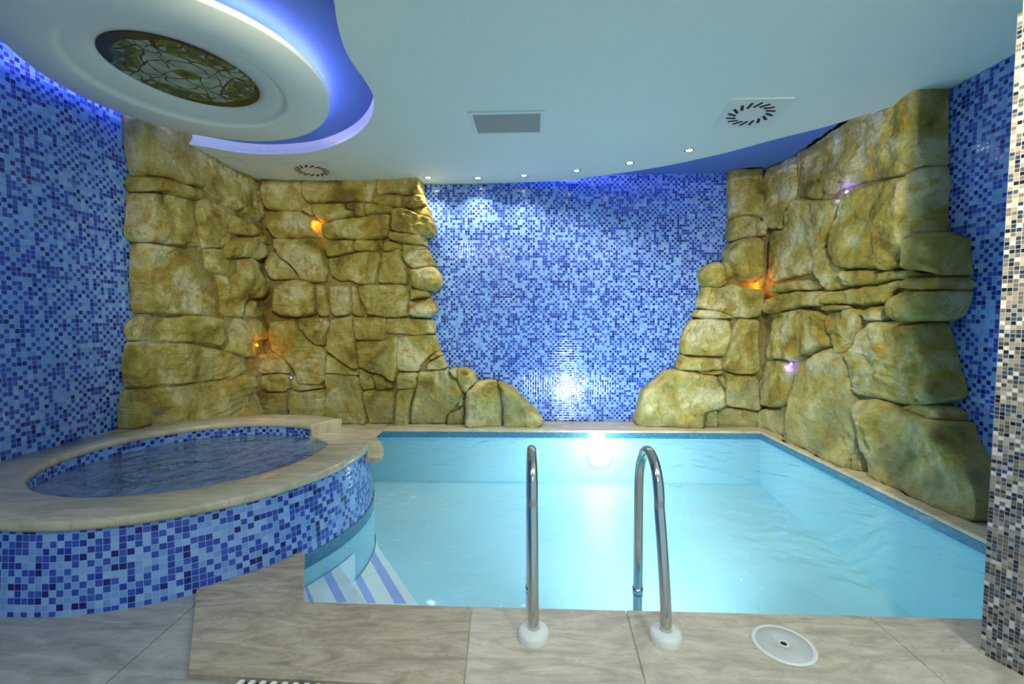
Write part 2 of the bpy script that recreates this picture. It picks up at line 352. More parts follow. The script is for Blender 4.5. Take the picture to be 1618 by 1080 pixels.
# ------------------------------------------------------------------ downlights
DL = [((676,280), 'left end'), ((755,281), 'second from the left'), ((828,277), 'third from the left'), ((911,269), 'fourth from the left, glaring white'), ((995,257), 'fifth from the left, glaring white'), ((1089,237), 'right end')]
for (px, py), wh in DL:
    p = atz(px, py, ZC); p = np.array([p[0], min(p[1], YB-.16), ZC])
    t = thing('downlight', (p[0], p[1], ZC), {'left end': 'small round recessed downlight at the far left end of the row', 'right end': 'small recessed downlight at the right end of the row, nearest the swirl vent'}.get(wh, 'recessed ceiling downlight, %s in the curved row' % wh), 'ceiling light', 'downlights along the curved ceiling edge')
    m = MB(); m.lathe((p[0], p[1], ZC), [(.046, -.001), (.045, -.006), (.036, -.007), (.033, -.001), (.030, -.0005)], 28); m.build('ring', M['steel'], t)
    m = MB(); m.lathe((p[0], p[1], ZC), [(.030, -.001), (.022, -.004), (.010, -.006), (.0005, -.0065)], 24); m.build('bulb', M['lamp'], t)
    lamp('downlight_beam', 'SPOT', (p[0], p[1], ZC-.02), 25, (1, .90, .68), spot_size=math.radians(125), spot_blend=.8, shadow_soft_size=.03, aim=(p[0]*.98, p[1]+.02, 0))
# ------------------------------------------------------------------ vents
def rect_from(pxs, z):
    c = np.mean([atz(x, y, z) for x, y in pxs], axis=0); return c
# square swirl diffusers
def diffuser(pxs, label):
    P = [atz(x, y, ZC)[:2] for x, y in pxs]; c = np.mean(P, axis=0)
    ux = ((P[1]-P[0])+(P[2]-P[3]))/4; uy = ((P[3]-P[0])+(P[2]-P[1]))/4
    t = thing('swirl_vent', (c[0], c[1], ZC), label, 'air vent', 'square swirl air vents in the ceiling')
    Q = [c-ux-uy, c+ux-uy, c+ux+uy, c-ux+uy]
    m = MB(); m.prism([tuple(q) for q in Q], ZC-.006, ZC-.0005); m.build('plate', M['white'], t, bevel=.002)
    for k in range(16):
        a = 2*math.pi*k/16; rad = Vector((math.cos(a), math.sin(a))); tan = Vector((-rad.y, rad.x)); d = (rad*.86+tan*.5).normalized(); w = Vector((-d.y, d.x))
        mid = rad*.62; pts = []
        for sa, sb in ((-1, -1), (1, -1), (1, 1), (-1, 1)):
            q = mid+d*(.17*sa)+w*(.05*sb); pts.append(tuple(c+ux*q.x+uy*q.y))
        m = MB(); m.prism(pts, ZC-.0075, ZC-.0062); m.build('slot', M['dark'], t)
diffuser(((1159,155),(1252,154),(1217,201),(1121,202)), 'square swirl air vent in the ceiling above the right rock wall')
diffuser(((443,257.5),(512,256),(541,279),(474,281)), 'square swirl air vent in the ceiling beside the oval blue recess')
# rectangular return air grille
P = [atz(x, y, ZC)[:2] for x, y in ((739,177),(862,174),(859,208),(749,212))]; c = np.mean(P, axis=0)
t = thing('ceiling_grille', (c[0], c[1], ZC), 'rectangular grey louvred air grille in white frame in mid ceiling', 'air grille')
hx, hy = .295, .21
def rbox(m, x0, x1, y0, y1, z0, z1):
    a = math.radians(-1.8); ca, sa = math.cos(a), math.sin(a)
    m.prism([(c[0]+x*ca-y*sa, c[1]+x*sa+y*ca) for x, y in ((x0, y0), (x1, y0), (x1, y1), (x0, y1))], z0, z1)
m = MB(); fwd = .034
rbox(m, -hx, hx, -hy, -hy+fwd, ZC-.01, ZC-.0005); rbox(m, -hx, hx, hy-fwd, hy, ZC-.01, ZC-.0005)
rbox(m, -hx, -hx+fwd, -hy+fwd, hy-fwd, ZC-.01, ZC-.0005); rbox(m, hx-fwd, hx, -hy+fwd, hy-fwd, ZC-.01, ZC-.0005)
m.build('frame', M['white'], t)
m = MB(); rbox(m, -hx+fwd, hx-fwd, -hy+fwd, hy-fwd, ZC-.0015, ZC-.0004); m.build('backing', M['dark'], t)
for k in range(22):
    y = -hy+fwd+.008+k*(2*(hy-fwd)-.016)/21
    m = MB(); rbox(m, -hx+fwd, hx-fwd, y-.0052, y+.0052, ZC-.008, ZC-.0025); m.build('louvre', M['grille'], t)
# access hatch
P = [tuple(atz(x, y, ZC)[:2]) for x, y in ((346,250),(371,249),(391,259.5),(366,260.5))]; c = np.mean(P, axis=0)
t = thing('access_hatch', (c[0], c[1], ZC), 'small flush white access hatch in the ceiling near the left rock wall', 'access hatch')
m = MB(); m.prism([tuple(c+(np.array(p)-c)*1.05) for p in P], ZC-.0015, ZC-.0003); m.build('frame', M['grille'], t)
m = MB(); m.prism(P, ZC-.003, ZC-.0016); m.build('panel', M['plaster'], t)
# ------------------------------------------------------------------ floor, deck, pool
FR = lambda X: 1.893-.0147*X                       # front pool edge, slightly skewed
tubC, tubR = (-2.10, 2.89), 1.075
m = MB(); m.prism([(XL-.1, YF), (-1.450, YF), (-1.45, 1.50), (-1.447, 2.6), (XL-.1, 2.6)], -.12, -.022)
m.prism([(-1.444, YF), (3.1, YF), (3.1, 1.55), (-1.444, 1.55)], -.12, -.022); m.prism([(-1.444, 1.5505), (-1.18, 1.5505), (-1.18, 2.45), (-1.444, 2.45)], -.12, -.022)
struct(m.build('floor', M['floor'], bevel=.002))
deckE = thing('pool_deck', (.3, 1.7, 0), 'd', 'deck'); del deckE['label']; del deckE['category']; deckE['kind'] = 'structure'
def fy(X): return 1.505-.0375*(X+1.172)
arc = []
for k in range(8):
    a = math.radians(-56+k*(-30+56)/7); arc.append((tubC[0]+(tubR+.004)*math.cos(a), tubC[1]+(tubR+.004)*math.sin(a)))
sl = [[(-1.172, 1.506), (-.198, fy(-.198)), (-.219, FR(-.219)), (-.958, 1.913)] + arc[::-1],
      [(-.194, fy(-.194)), (.418, fy(.418)), (.443, FR(.443)), (-.215, FR(-.215))],
      [(.422, fy(.422)), (1.45, fy(1.45)), (1.45, FR(1.45)), (.447, FR(.447))],
      [(1.454, fy(1.45)), (3.0, 1.35), (3.0, FR(3.0)), (1.454, FR(1.454))]]
print('arc', arc)
for i, s_ in enumerate(sl):
    m = MB(); m.prism(s_, -.04, 0.0); m.build('paving_slab', M['deck_brown'] if i == 0 else M['deck'], deckE, bevel=.003)
# dark filler bed below the joints
m = MB(); m.prism([(-1.15, 1.53), (3.0, 1.36), (3.0, 1.83), (-.93, 1.89), (-1.18, 2.28), (-1.4, 2.05)], -.12, -.005); struct(m.build('deck_bed', M['floor']))
# drain grate in front of the slab
gx0, gx1 = -.985, -.30
t = thing('drain_grate', (-.65, 1.44, -.02), 'black and white slatted drain grate along the front edge of the deck', 'drain grate')
m = MB(); m.prism([(gx0, fy(gx0)-.01), (gx1+.9, fy(gx1+.9)-.01), (gx1+.9, fy(gx1+.9)-.15), (gx0, fy(gx0)-.15)], -.021, -.012); m.build('channel', M['dark'], t)
for k in range(40):
    x = gx0+.012+k*.0385
    m = MB(); m.prism([(x, fy(x)-.012), (x+.017, fy(x)-.012), (x-.013, fy(x)-.148), (x-.03, fy(x)-.148)], -.0115, -.002); m.build('bar', M['white'], t)
# pool basin
def fz(Y): return -.585-(PY-Y)*.085
m = MB(); xl = -1.78; y0 = 1.9
def q(*v): m.add(v, [(0, 1, 2, 3)])
bz = WZ+.06
m.add([(xl, y0, fz(y0)), (PX, y0-.03, fz(y0)), (PX, PY, fz(PY)), (xl, PY, fz(PY))], [(0, 1, 2, 3)])
q((xl, PY, fz(PY)), (PX, PY, fz(PY)), (PX, PY, -.02), (xl, PY, -.02))
q((PX, PY, fz(PY)), (PX, y0-.03, fz(y0)), (PX, y0-.03, -.02), (PX, PY, -.02))
q((xl, y0, fz(y0)), (xl, PY, fz(PY)), (xl, PY, -.02), (xl, y0, -.02))
q((PX, FR(PX)+.012, fz(y0)), (xl, FR(xl)+.012, fz(y0)), (xl, FR(xl)+.012, -.035), (PX, FR(PX)+.012, -.035))
m.add([(-.95, 1.925, -.9), (-1.2, 2.32, -.9), (-1.2, 2.32, -.035), (-.95, 1.925, -.035)], [(0, 1, 2, 3)])
# thin joint between floor and walls
struct(m.build('pool_basin', M['lining'], fix=False))
m = MB()
m.box((xl, PY-.012, WZ-.012), (PX-.012, PY-.001, -.028)); m.box((PX-.012, 1.88, WZ-.012), (PX-.001, PY-.001, -.028))
struct(m.build('trim_2', M['band'])); 
# ledges / copings
m = MB(); m.prism([(-1.55, PY-.012), (PX-.012, PY-.012), (PX-.012, 1.67), (XR, 1.67), (XR, YB), (-1.55, YB)], -.028, 0); struct(m.build('trim_3', M['coping'], bevel=.008))
m = MB(); m.prism([(XL, 3.4), (-2.9, 3.4), (-2.9, 3.72), (-2.1, 4.02), (-1.552, 3.9), (-1.552, YB), (XL, YB)], -.03, -.001); struct(m.build('trim_4', M['coping']))
# water
wp = [(tubC[0]+(tubR+.012)*math.cos(math.radians(a)), tubC[1]+(tubR+.012)*math.sin(math.radians(a))) for a in np.linspace(-33, 72, 160)]
ol = [(xl+.005, PY-.014), (xl+.005, 3.95)]+wp[::-1]+[(-1.178, 2.302), (-.95, FR(-.93)+.016), (PX-.014, FR(PX)+.014), (PX-.014, PY-.014)]
gp = [(x, y) for x in np.arange(xl+.1, PX-.05, .15) for y in np.arange(2.02, PY-.05, .15) if math.hypot(x-tubC[0], y-tubC[1]) > tubR+.08 and (x > -.85 or y > 2.4)]
v2, _, fs, *_r = delaunay_2d_cdt([Vector(p) for p in ol+gp], [], [list(range(len(ol)))], 1, 1e-6)
m = MB(); m.add([(p[0], p[1], WZ) for p in v2], [list(f) for f in fs])
w = m.build('pool_water', M['pool_water'], fix=False); w['kind'] = 'stuff'; tag(w, 'clear turquoise water filling the swimming pool', 'water')
# underwater steps
st = thing('pool_steps', (-.8, 2.2, -.7), 'white underwater corner steps with pale blue stripes beside the hot tub', 'pool steps')
y1 = 1.925
t1 = [(-1.02, y1+.02), (-.556, y1), (-1.114, 2.619), (-1.21, 2.74), (-1.3, 2.5)]
t2 = [(-.556, y1), (-.214, y1), (-1.088, 3.226), (-1.20, 3.40), (-1.21, 2.74)]
def offtub(P, r):
    out = []
    for i in range(len(P)):
        a, b = np.array(P[i]), np.array(P[(i+1) % len(P)])
        for k in range(14):
            p = a+(b-a)*k/14; d = p-np.array(tubC); L = np.hypot(*d)
            out.append(tuple(np.array(tubC)+d/L*max(L, r)))
    return out
t1, t2 = offtub(t1, tubR+.009), offtub(t2, tubR+.009)
m = MB(); m.prism(t1, -.75, -.20); m.build('upper_tread', M['step_white'], st, tri=True)
m = MB(); m.prism(t2, -.8, -.38); m.build('lower_tread', M['step_white'], st, tri=True)
def stripe(pxs, z):
    m = MB(); m.prism(offtub([tuple(atz(x, y, z)[:2]) for x, y in pxs], tubR+.01), z-.001, z+.002); m.build('stripe', M['step_stripe'], st)
stripe(((476,914),(481,914),(496,951),(489,951)), -.2); stripe(((505,899),(519,897),(548,951),(533,951)), -.2)
stripe(((549,893),(561,891),(594,952),(580,952)), -.38); stripe(((574,864),(586,862),(642,953),(624,953)), -.38)
# ------------------------------------------------------------------ pool lamp under water on the back wall
lx = .86
pl = thing('pool_lamp', (lx, PY, -.27), 'glowing round underwater lamp low on the far pool wall', 'pool lamp')
def ylathe(m, prof, seg=32):
    rows = [[(lx+r*math.cos(2*math.pi*k/seg), PY-d, -.27+r*math.sin(2*math.pi*k/seg)) for k in range(seg)] for r, d in prof]; m.grid(rows, closed=True)
m = MB(); ylathe(m, [(.14, .001), (.14, .018), (.125, .028), (.11, .026)]); m.build('ring', M['white'], pl)
m = MB(); ylathe(m, [(.11, .024), (.08, .032), (.04, .036), (.001, .037)]); m.build('lens', M['poollamp'], pl)
# ------------------------------------------------------------------ hot tub
ZT, ZS = .385, .295            # rim top, spillway top
hot = thing('hot_tub', (tubC[0], tubC[1], 0), 'round raised hot tub clad in blue mosaic with pale stone rim', 'hot tub')
def pol(r, a, z): return (max(tubC[0]+r*math.cos(a), XL+.006), tubC[1]+r*math.sin(a), z)
def angof(px, py, z):
    p = atz(px, py, z); return math.atan2(p[1]-tubC[1], p[0]-tubC[0])
aN, aF = angof(575, 699, ZT), angof(545, 660, ZT)   # spillway sides
ri, ro = .79, 1.065
print('spill', math.degrees(aN), math.degrees(aF))
def yflat(r, a, z):   # outline that fills the corner to the left wall
    x, y, _ = pol(r, a, z)
    return (x, y, z)
# outer mosaic wall: circle, closed to the left wall in front
A0, A1 = math.radians(-90), math.radians(140); na = 130
def outer_pts(r, z):
    pts = [(XL+.004, tubC[1]-r, z), (-2.6, tubC[1]-r, z)]
    pts += [pol(r, A0+(A1-A0)*k/na, z) for k in range(na+1)]
    return pts
def run(pts):
    u = [0.0]
    for i in range(1, len(pts)): u.append(u[-1]+math.hypot(pts[i][0]-pts[i-1][0], pts[i][1]-pts[i-1][1]))
    return u
m = MB(); rows = [outer_pts(tubR, -.03), outer_pts(tubR-.03, ZT-.045)]; u = run(rows[0])
rows[1] = [(x, y, ZS-.034 if aN < math.atan2(y-tubC[1], x-tubC[0]) < aF else z) for x, y, z in rows[1]]
m.grid(rows, lambda i, j: (u[j], rows[i][min(j, len(u)-1)][2])); m.build('mosaic_wall', M['tub_mosaic'], hot, fix=False)
m = MB(); rows = [outer_pts(tubR+.004, WZ-.03), outer_pts(tubR+.004, -.028)]; rows = [r[22:] for r in rows]; u = run(rows[0])
m.grid(rows, lambda i, j: (u[j], (WZ-.03, -.028)[i])); m.build('waterline_band', M['band'], hot, fix=False)
m = MB(); rows = [outer_pts(tubR+.002, -.9), outer_pts(tubR+.002, WZ-.03)]; rows = [r[22:] for r in rows]
m.grid(rows); o = m.build('pool_side', M['lining'], hot, fix=False)
# rim
def rim(a0, a1, n, z0, z1, rin, rout, corner=False):
    m = MB(); prof = [(rin, z0), (rin-.004, z0+.012), (rin-.004, z1-.012), (rin+.004, z1-.003), (rin+.012, z1), (rout-.014, z1), (rout-.004, z1-.005), (rout, z1-.014), (rout, z0+.012), (rout-.006, z0)]
    cols = [[pol(r, a0+(a1-a0)*k/n, z) for r, z in prof] for k in range(n+1)]
    m.grid([list(c) for c in zip(*cols)] + [[c[0] for c in cols]], smooth=True)
    m.add(cols[0], [list(range(len(prof)))]); m.add(cols[-1], [list(range(len(prof)-1, -1, -1))]); return m
m = rim(aF, aN+2*math.pi, 150, ZT-.045, ZT, ri, ro)
for a in (aF+.001, aN-.041):
    m.prism([pol(ri+.002, a, 0)[:2], pol(ro-.004, a, 0)[:2], pol(ro-.004, a+.04, 0)[:2], pol(ri+.002, a+.04, 0)[:2]], ZS-.02, ZT-.02)
# filler slab between the round rim and the left wall
fp = [(XL+.004, tubC[1]-ro+.001), (-2.6, tubC[1]-ro+.001)]
for k in range(41):
    a = math.radians(-90-k*(232-90)/40); fp.append((tubC[0]+(ro-.02)*math.cos(a), tubC[1]+(ro-.02)*math.sin(a)))
fp = [p for p in fp if p[0] > XL+.003 and p[1] < 3.50] + [(XL+.004, 3.50)]
m.prism(fp, ZT-.045, ZT-.0006)
o = m.build('rim', M['coping'], hot); o['label'] = 'pale polished stone rim'
m = rim(aN-.06, aF+.06, 40, ZS-.035, ZS, ri+.0, ro+.085); o = m.build('spillway', M['coping'], hot); o['label'] = 'lower stone lip spilling over toward the pool'
m = MB(); n = 96; rows = [[pol(ri+.0, 2*math.pi*k/n, z) for k in range(n)] for z in (ZT-.044, -.15)]; rows2 = [[pol(.45, 2*math.pi*k/n, -.15) for k in range(n)], [pol(.45, 2*math.pi*k/n, -.45) for k in range(n)]]
uvf = lambda i, j: (2*math.pi*ri*j/n, (ZT-.044, -.15, -.49, -.8)[i])
cut = int(round((aF % (2*math.pi))/(2*math.pi)*n))
m.grid(rows+rows2, uvf, closed=True); m.add(rows2[1], [list(range(n))], [[(p[0], p[1]) for p in rows2[1]]])
# open the lining where the spillway cuts through it
iN, iF = math.floor(aN/(2*math.pi)*n), math.ceil(aF/(2*math.pi)*n)
keep = [i for i, f in enumerate(m.f) if not (i < n and (iN <= (i if i < n/2 else i-n) < iF))]
for attr in ('f', 'uv', 'mi', 'sm'): setattr(m, attr, [getattr(m, attr)[i] for i in keep])
rows = [[pol(ri+.0, aN+(aF-aN)*k/20, z) for k in range(21)] for z in (ZS-.03, -.15)]
m.grid(rows, lambda i, j: (2*math.pi*ri*j/n, (ZS-.03, -.15)[i]))
m.build('basin', M['mosaic'], hot, fix=False)
m = MB(); TW = ZS-.018; m.add([pol(ri-.001, 2*math.pi*k/n, TW) for k in range(n)], [list(range(n))]); 
w = m.build('hot_tub_water', M['tub_water'], fix=False); w['kind'] = 'stuff'; tag(w, 'dark blue rippled water filling the round hot tub', 'water')
# ------------------------------------------------------------------ handrails
def handrail(x0, x1, label, flag):
    t = thing('handrail', (x0, 1.71, 0), label, 'handrail', 'steel pool handrails')
    path = [(1.712, .0), (1.722, .12), (1.757, .27), (1.79, .39), (1.815, .47)]
    c, r, = (1.962, .475), .145
    for k in range(17):
        a = math.radians(172-k*(172-4)/16); path.append((c[0]+r*math.cos(a), c[1]+(r+.045)*math.sin(a)))
    path += [(2.108, .40), (2.104, .2), (2.10, 0), (2.10, -.45)]
    P = catmull(path, 4); pts = []
    for y, z in P:
        f = (y-1.712)/.39; pts.append((x0+(x1-x0)*f, y, z))
    m = MB(); m.tube(pts, .0215, 24); m.build('rail', M['steel'], t)
    m = MB(); m.lathe((x0, 1.716, 0), [(.061, .0), (.062, .018), (.058, .030), (.048, .036), (.030, .038), (.0225, .040), (.0225, .0)], 40); o = m.build('collar', M['white'], t); o['label'] = 'white round base collar'
    m = MB(); m.lathe((x1, 2.10, -.062), [(.0218, .0), (.0245, .0), (.0245, .035), (.0218, .035)], 24); m.build('sleeve', M['steel'], t)
handrail(.046, .042, 'steel pool handrail on the left, seen edge-on with white base collar', 0)
handrail(.560, .549, 'steel pool handrail on the right, showing its arched top with white base collar', 1)
# skimmer lid
sc = atz(1238, 1018, 0); sc = (1.000, 1.694)
t = thing('skimmer_lid', (sc[0], sc[1], 0), 'round white skimmer lid set in the deck near the brown mosaic pier', 'skimmer lid')
m = MB(); m.lathe((sc[0], sc[1], 0), [(.0005, .0005), (.111, .0005), (.111, .003), (.106, .0055), (.098, .0055), (.096, .003), (.0005, .003)], 56); m.build('rim', M['white'], t)
m = MB(); m.lathe((sc[0], sc[1], 0), [(.0955, .0032), (.0945, .0052), (.020, .0052), (.019, .0034)], 56); m.build('cover', plain('lid_grey', (.60, .63, .64), .5), t)
m = MB(); m.lathe((sc[0], sc[1], 0), [(.019, .0033), (.018, .0062), (.013, .0062), (.012, .0036)], 32); m.build('finger_ring', M['white'], t)
m = MB(); m.lathe((sc[0], sc[1], 0), [(.0119, .0034), (.0119, .0042), (.0005, .0042)], 24); m.build('finger_hole', M['dark'], t)
for k in range(-6, 7):
    if k == 0: continue
    d = k*.0135+(.006 if k > 0 else -.006); L = math.sqrt(max(.093**2-d*d, 1e-4)); ca, sa = math.cos(.12), math.sin(.12)
    segs = [(-L, L)] if abs(d) > .0205 else [(.021, L)]
    m = MB()
    for a, b in segs: m.prism([(sc[0]+x*ca-y*sa, sc[1]+x*sa+y*ca) for x, y in ((d-.0009, a), (d+.0009, a), (d+.0009, b), (d-.0009, b))], .0053, .0057)
    m.build('groove', M['grille'], t)
# ------------------------------------------------------------------ rock walls
def face(kind):
    if kind == 'LW': return lambda px, py, o: atx(px, py, XL+o), (lambda p: (p[1], p[2])), (lambda u, v, h: (XL+h, u, v))
    if kind == 'RW': return lambda px, py, o: atx(px, py, XR-o), (lambda p: (-p[1], p[2])), (lambda u, v, h: (XR-h, -u, v))
    return lambda px, py, o: aty(px, py, YB-o), (lambda p: (p[0], p[2])), (lambda u, v, h: (u, YB-h, v))
def chaikin(P):
    out = []
    for i in range(len(P)):
        a, b = P[i], P[(i+1) % len(P)]; out += [a*.88+b*.12, a*.12+b*.88]
    return out
def resample(P, step):
    out = []
    for i in range(len(P)):
        a, b = P[i], P[(i+1) % len(P)]; n = max(1, int(np.hypot(*(b-a))/step))
        out += [a+(b-a)*k/n for k in range(n)]
    return out
def inside(pts, P):
    x, y = pts[:, 0], pts[:, 1]; c = np.zeros(len(pts), bool); n = len(P)
    for i in range(n):
        x0, y0 = P[i]; x1, y1 = P[(i+1) % n]
        if y0 == y1: continue
        k = ((y0 > y) != (y1 > y)) & (x < (x1-x0)*(y-y0)/(y1-y0)+x0); c ^= k
    return c
def dist(pts, P):
    d = np.full(len(pts), 9.0); n = len(P)
    for i in range(n):
        a = np.array(P[i]); b = np.array(P[(i+1) % n]); ab = b-a
        t = np.clip(((pts-a) @ ab)/max(ab @ ab, 1e-9), 0, 1); d = np.minimum(d, np.hypot(*(pts-(a+t[:, None]*ab)).T))
    return d
NB = [0]
def block(parent, kind, px, o=None, T=None, step=.0135, strata=None, zmin=.001, rnd=None, name='stone_block', taper=None):
    NB[0] += 1; seed = NB[0]*3.37; rg = random.Random(NB[0]*11)
    dflt = {'LW': .13, 'RW': .17, 'BL': .17, 'BR': .17}[kind]
    o = dflt if o is None else o
    if o == dflt: o += rg.uniform(-.022, .026)
    m3, to2, to3 = face(kind)
    P = [np.array(to2(m3(x, y, o))) for x, y in px]
    c = np.mean(P, axis=0); P = [p+(c-p)/max(np.hypot(*(c-p)), .05)*-{'BL': .006, 'LW': .008}.get(kind, .004) for p in P]
    P = chaikin(P); P = resample(P, step)
    P = [p+np.array([noise.noise(Vector((p[0]*9, p[1]*9, seed)))*.012, noise.noise(Vector((p[0]*9, p[1]*9, seed+40)))*.012]) for p in P]
    A = np.array(P); lo, hi = A.min(0), A.max(0); sz = hi-lo; mn = min(sz)
    R = (rnd*.6 if rnd else min(.026, .28*mn)) ; T = T if T is not None else min(.045, .03+.15*mn)
    if kind in ('LW', 'RW'): T *= .8
    gx, gy = np.meshgrid(np.arange(lo[0], hi[0], step), np.arange(lo[1], hi[1], step*.9))
    gx[1::2] += step/2; G = np.c_[gx.ravel(), gy.ravel()]
    G = G+np.array([[rg.uniform(-.2, .2)*step, rg.uniform(-.2, .2)*step] for _ in range(len(G))]).reshape(-1, 2)
    G = G[inside(G, P)]
    if len(G):
        G = G[dist(G, P) > step*.55]
    # closer rings of points near the outline give a crisp rounded shoulder
    pts = list(map(Vector, P))+list(map(Vector, G)); n = len(P)
    v2, _, fs, *_r = delaunay_2d_cdt(pts, [], [list(range(n))], 1, 1e-6)
    V = np.array([tuple(v) for v in v2]); d = dist(V, P)
    t = np.clip(d/R, 0, 1); dome = np.sqrt(np.clip(1-(1-t)**2, 0, 1))
    tx, ty = rg.uniform(-.22, .22), rg.uniform(-.22, .12); ctr = (lo+hi)/2
    strat = rg.random() < .45 if strata is None else strata
    vs = []
    for (u, v), k in zip(V, dome):
        q = Vector((u, v, seed*.13))
        fac = noise.noise(q*3.2)*.05+noise.noise(q*7.5)*.022+noise.noise(q*19)*.007
        w3 = Vector((u+noise.noise(q*5)*.06, v+noise.noise(q*5+Vector((9, 9, 9)))*.06, seed*.07))
        ce = noise.voronoi(w3*4.5); cp = ce[1][0]; ch = noise.cell_vector(cp*31.7)
        cel = .5*((ch[0]-.5)*(w3[0]*4.5-cp[0])+(ch[1]-.5)*(w3[1]*4.5-cp[1]))*.09+(ch[2]-.5)*.012
        fac += noise.noise(q*42)*.004+noise.noise(q*27)*.006+noise.ridged_multi_fractal(q*6, .9, 2.1, 4, 1, 2)*.008-.01
        h = o-.036+k*T+k*((u-ctr[0])*tx+(v-ctr[1])*ty)*.6+k*(fac-cel+.02)
        if strat:
            w = v*11+noise.noise(Vector((u*1.7, v*2.5, seed)))*1.6; w -= math.floor(w)
            h += k*.015*(min(w/.75, (1-w)/.25)-.6)*(.4+abs(noise.noise(q*4))*1.6)
            w = v*31+noise.noise(Vector((u*2.7, v*4, seed+9)))*1.8; w -= math.floor(w); h += k*.006*(min(w/.8, (1-w)/.2)-.6)
        vs.append([u, max(v, zmin), max(h, .03)])
    zt = {'LW': ZU-.003}.get(kind, ZU-.003)
    for q in vs:
        q[1] = min(q[1], zt)
        if kind == 'LW' and q[0] < 3.56: q[1] = max(q[1], ZT+.003)
    nv = len(vs); edges = {}
    for f in fs:
        for i in range(len(f)):
            a, b = f[i], f[(i+1) % len(f)]
            if (b, a) in edges: del edges[(b, a)]
            else: edges[(a, b)] = 1
    bv = sorted({a for e in edges for a in e}); mp = {a: nv+i for i, a in enumerate(bv)}
    allv = [to3(*q) for q in vs]+[to3(vs[a][0], vs[a][1], .006) for a in bv]
    faces = [list(f) for f in fs]+[[b, a, mp[a], mp[b]] for a, b in edges]
    mb = MB(); mb.add(allv, faces, smooth=True)
    ob = mb.build(name, M['rock'], parent, fix=False)
    return ob
def backing(parent, kind, px, h=.095, zmin=.001):
    m3, to2, to3 = face(kind)
    P = [np.array(to2(m3(x, y, h))) for x, y in px]; P = [p for p in P]
    step = .06; P = resample(P, step); A = np.array(P); lo, hi = A.min(0), A.max(0)
    gx, gy = np.meshgrid(np.arange(lo[0], hi[0], step), np.arange(lo[1], hi[1], step)); G = np.c_[gx.ravel(), gy.ravel()]
    G = G[inside(G, P)]; G = G[dist(G, P) > step*.6]
    pts = list(map(Vector, P))+list(map(Vector, G))
    v2, _, fs, *_r = delaunay_2d_cdt(pts, [], [list(range(len(P)))], 1, 1e-6)
    vs = [[v[0], min(max(v[1], zmin), ZU-.003), h+.02*noise.noise(Vector((v[0]*4, v[1]*4, 3)))] for v in v2]; nv = len(vs)
    if kind == 'LW':
        for q in vs:
            if q[0] < 3.56: q[1] = max(q[1], ZT+.003)
    edges = {}
    for f in fs:
        for i in range(len(f)):
            a, b = f[i], f[(i+1) % len(f)]
            if (b, a) in edges: del edges[(b, a)]
            else: edges[(a, b)] = 1
    bv = sorted({a for e in edges for a in e}); mp = {a: nv+i for i, a in enumerate(bv)}
    mb = MB(); mb.add([to3(*q) for q in vs]+[to3(vs[a][0], vs[a][1], .004) for a in bv], [list(f) for f in fs]+[[b, a, mp[a], mp[b]] for a, b in edges], smooth=True)
    mb.build('mortar_backing', M['rock_back'], parent, fix=False)
rl = thing('rock_cladding', (-2.0, 5.2, 0), 'ochre stacked rock wall left of the blue mosaic, wrapping the corner behind the hot tub', 'rock wall', 'artificial rock walls round the pool')
rr_ = thing('rock_cladding', (2.6, 5.2, 0), 'ochre rock wall on the right, wrapping the corner beside the brown mosaic pier', 'rock wall', 'artificial rock walls round the pool')
backing(rl, 'LW', [(226,185),(262,200),(330,235),(424,285),(424,690),(219,690),(223,620),(224,545),(232,490),(234,400),(230,345),(234,280),(228,240)])
backing(rl, 'BL', [(414,270),(660,270),(668,320),(676,350),(662,380),(680,430),(660,500),(680,540),(694,585),(730,600),(780,620),(820,640),(845,668),(640,690),(414,690)])
backing(rr_, 'BR', [(1164,265),(1215,245),(1215,690),(1015,690),(1030,630),(1075,595),(1088,560),(1105,505),(1122,470),(1150,440),(1165,390),(1164,330)])
backing(rr_, 'RW', [(1203,245),(1330,180),(1456,120),(1460,260),(1466,380),(1478,440),(1468,490),(1455,520),(1474,600),(1482,680),(1505,730),(1520,812),(1203,694)], .105)
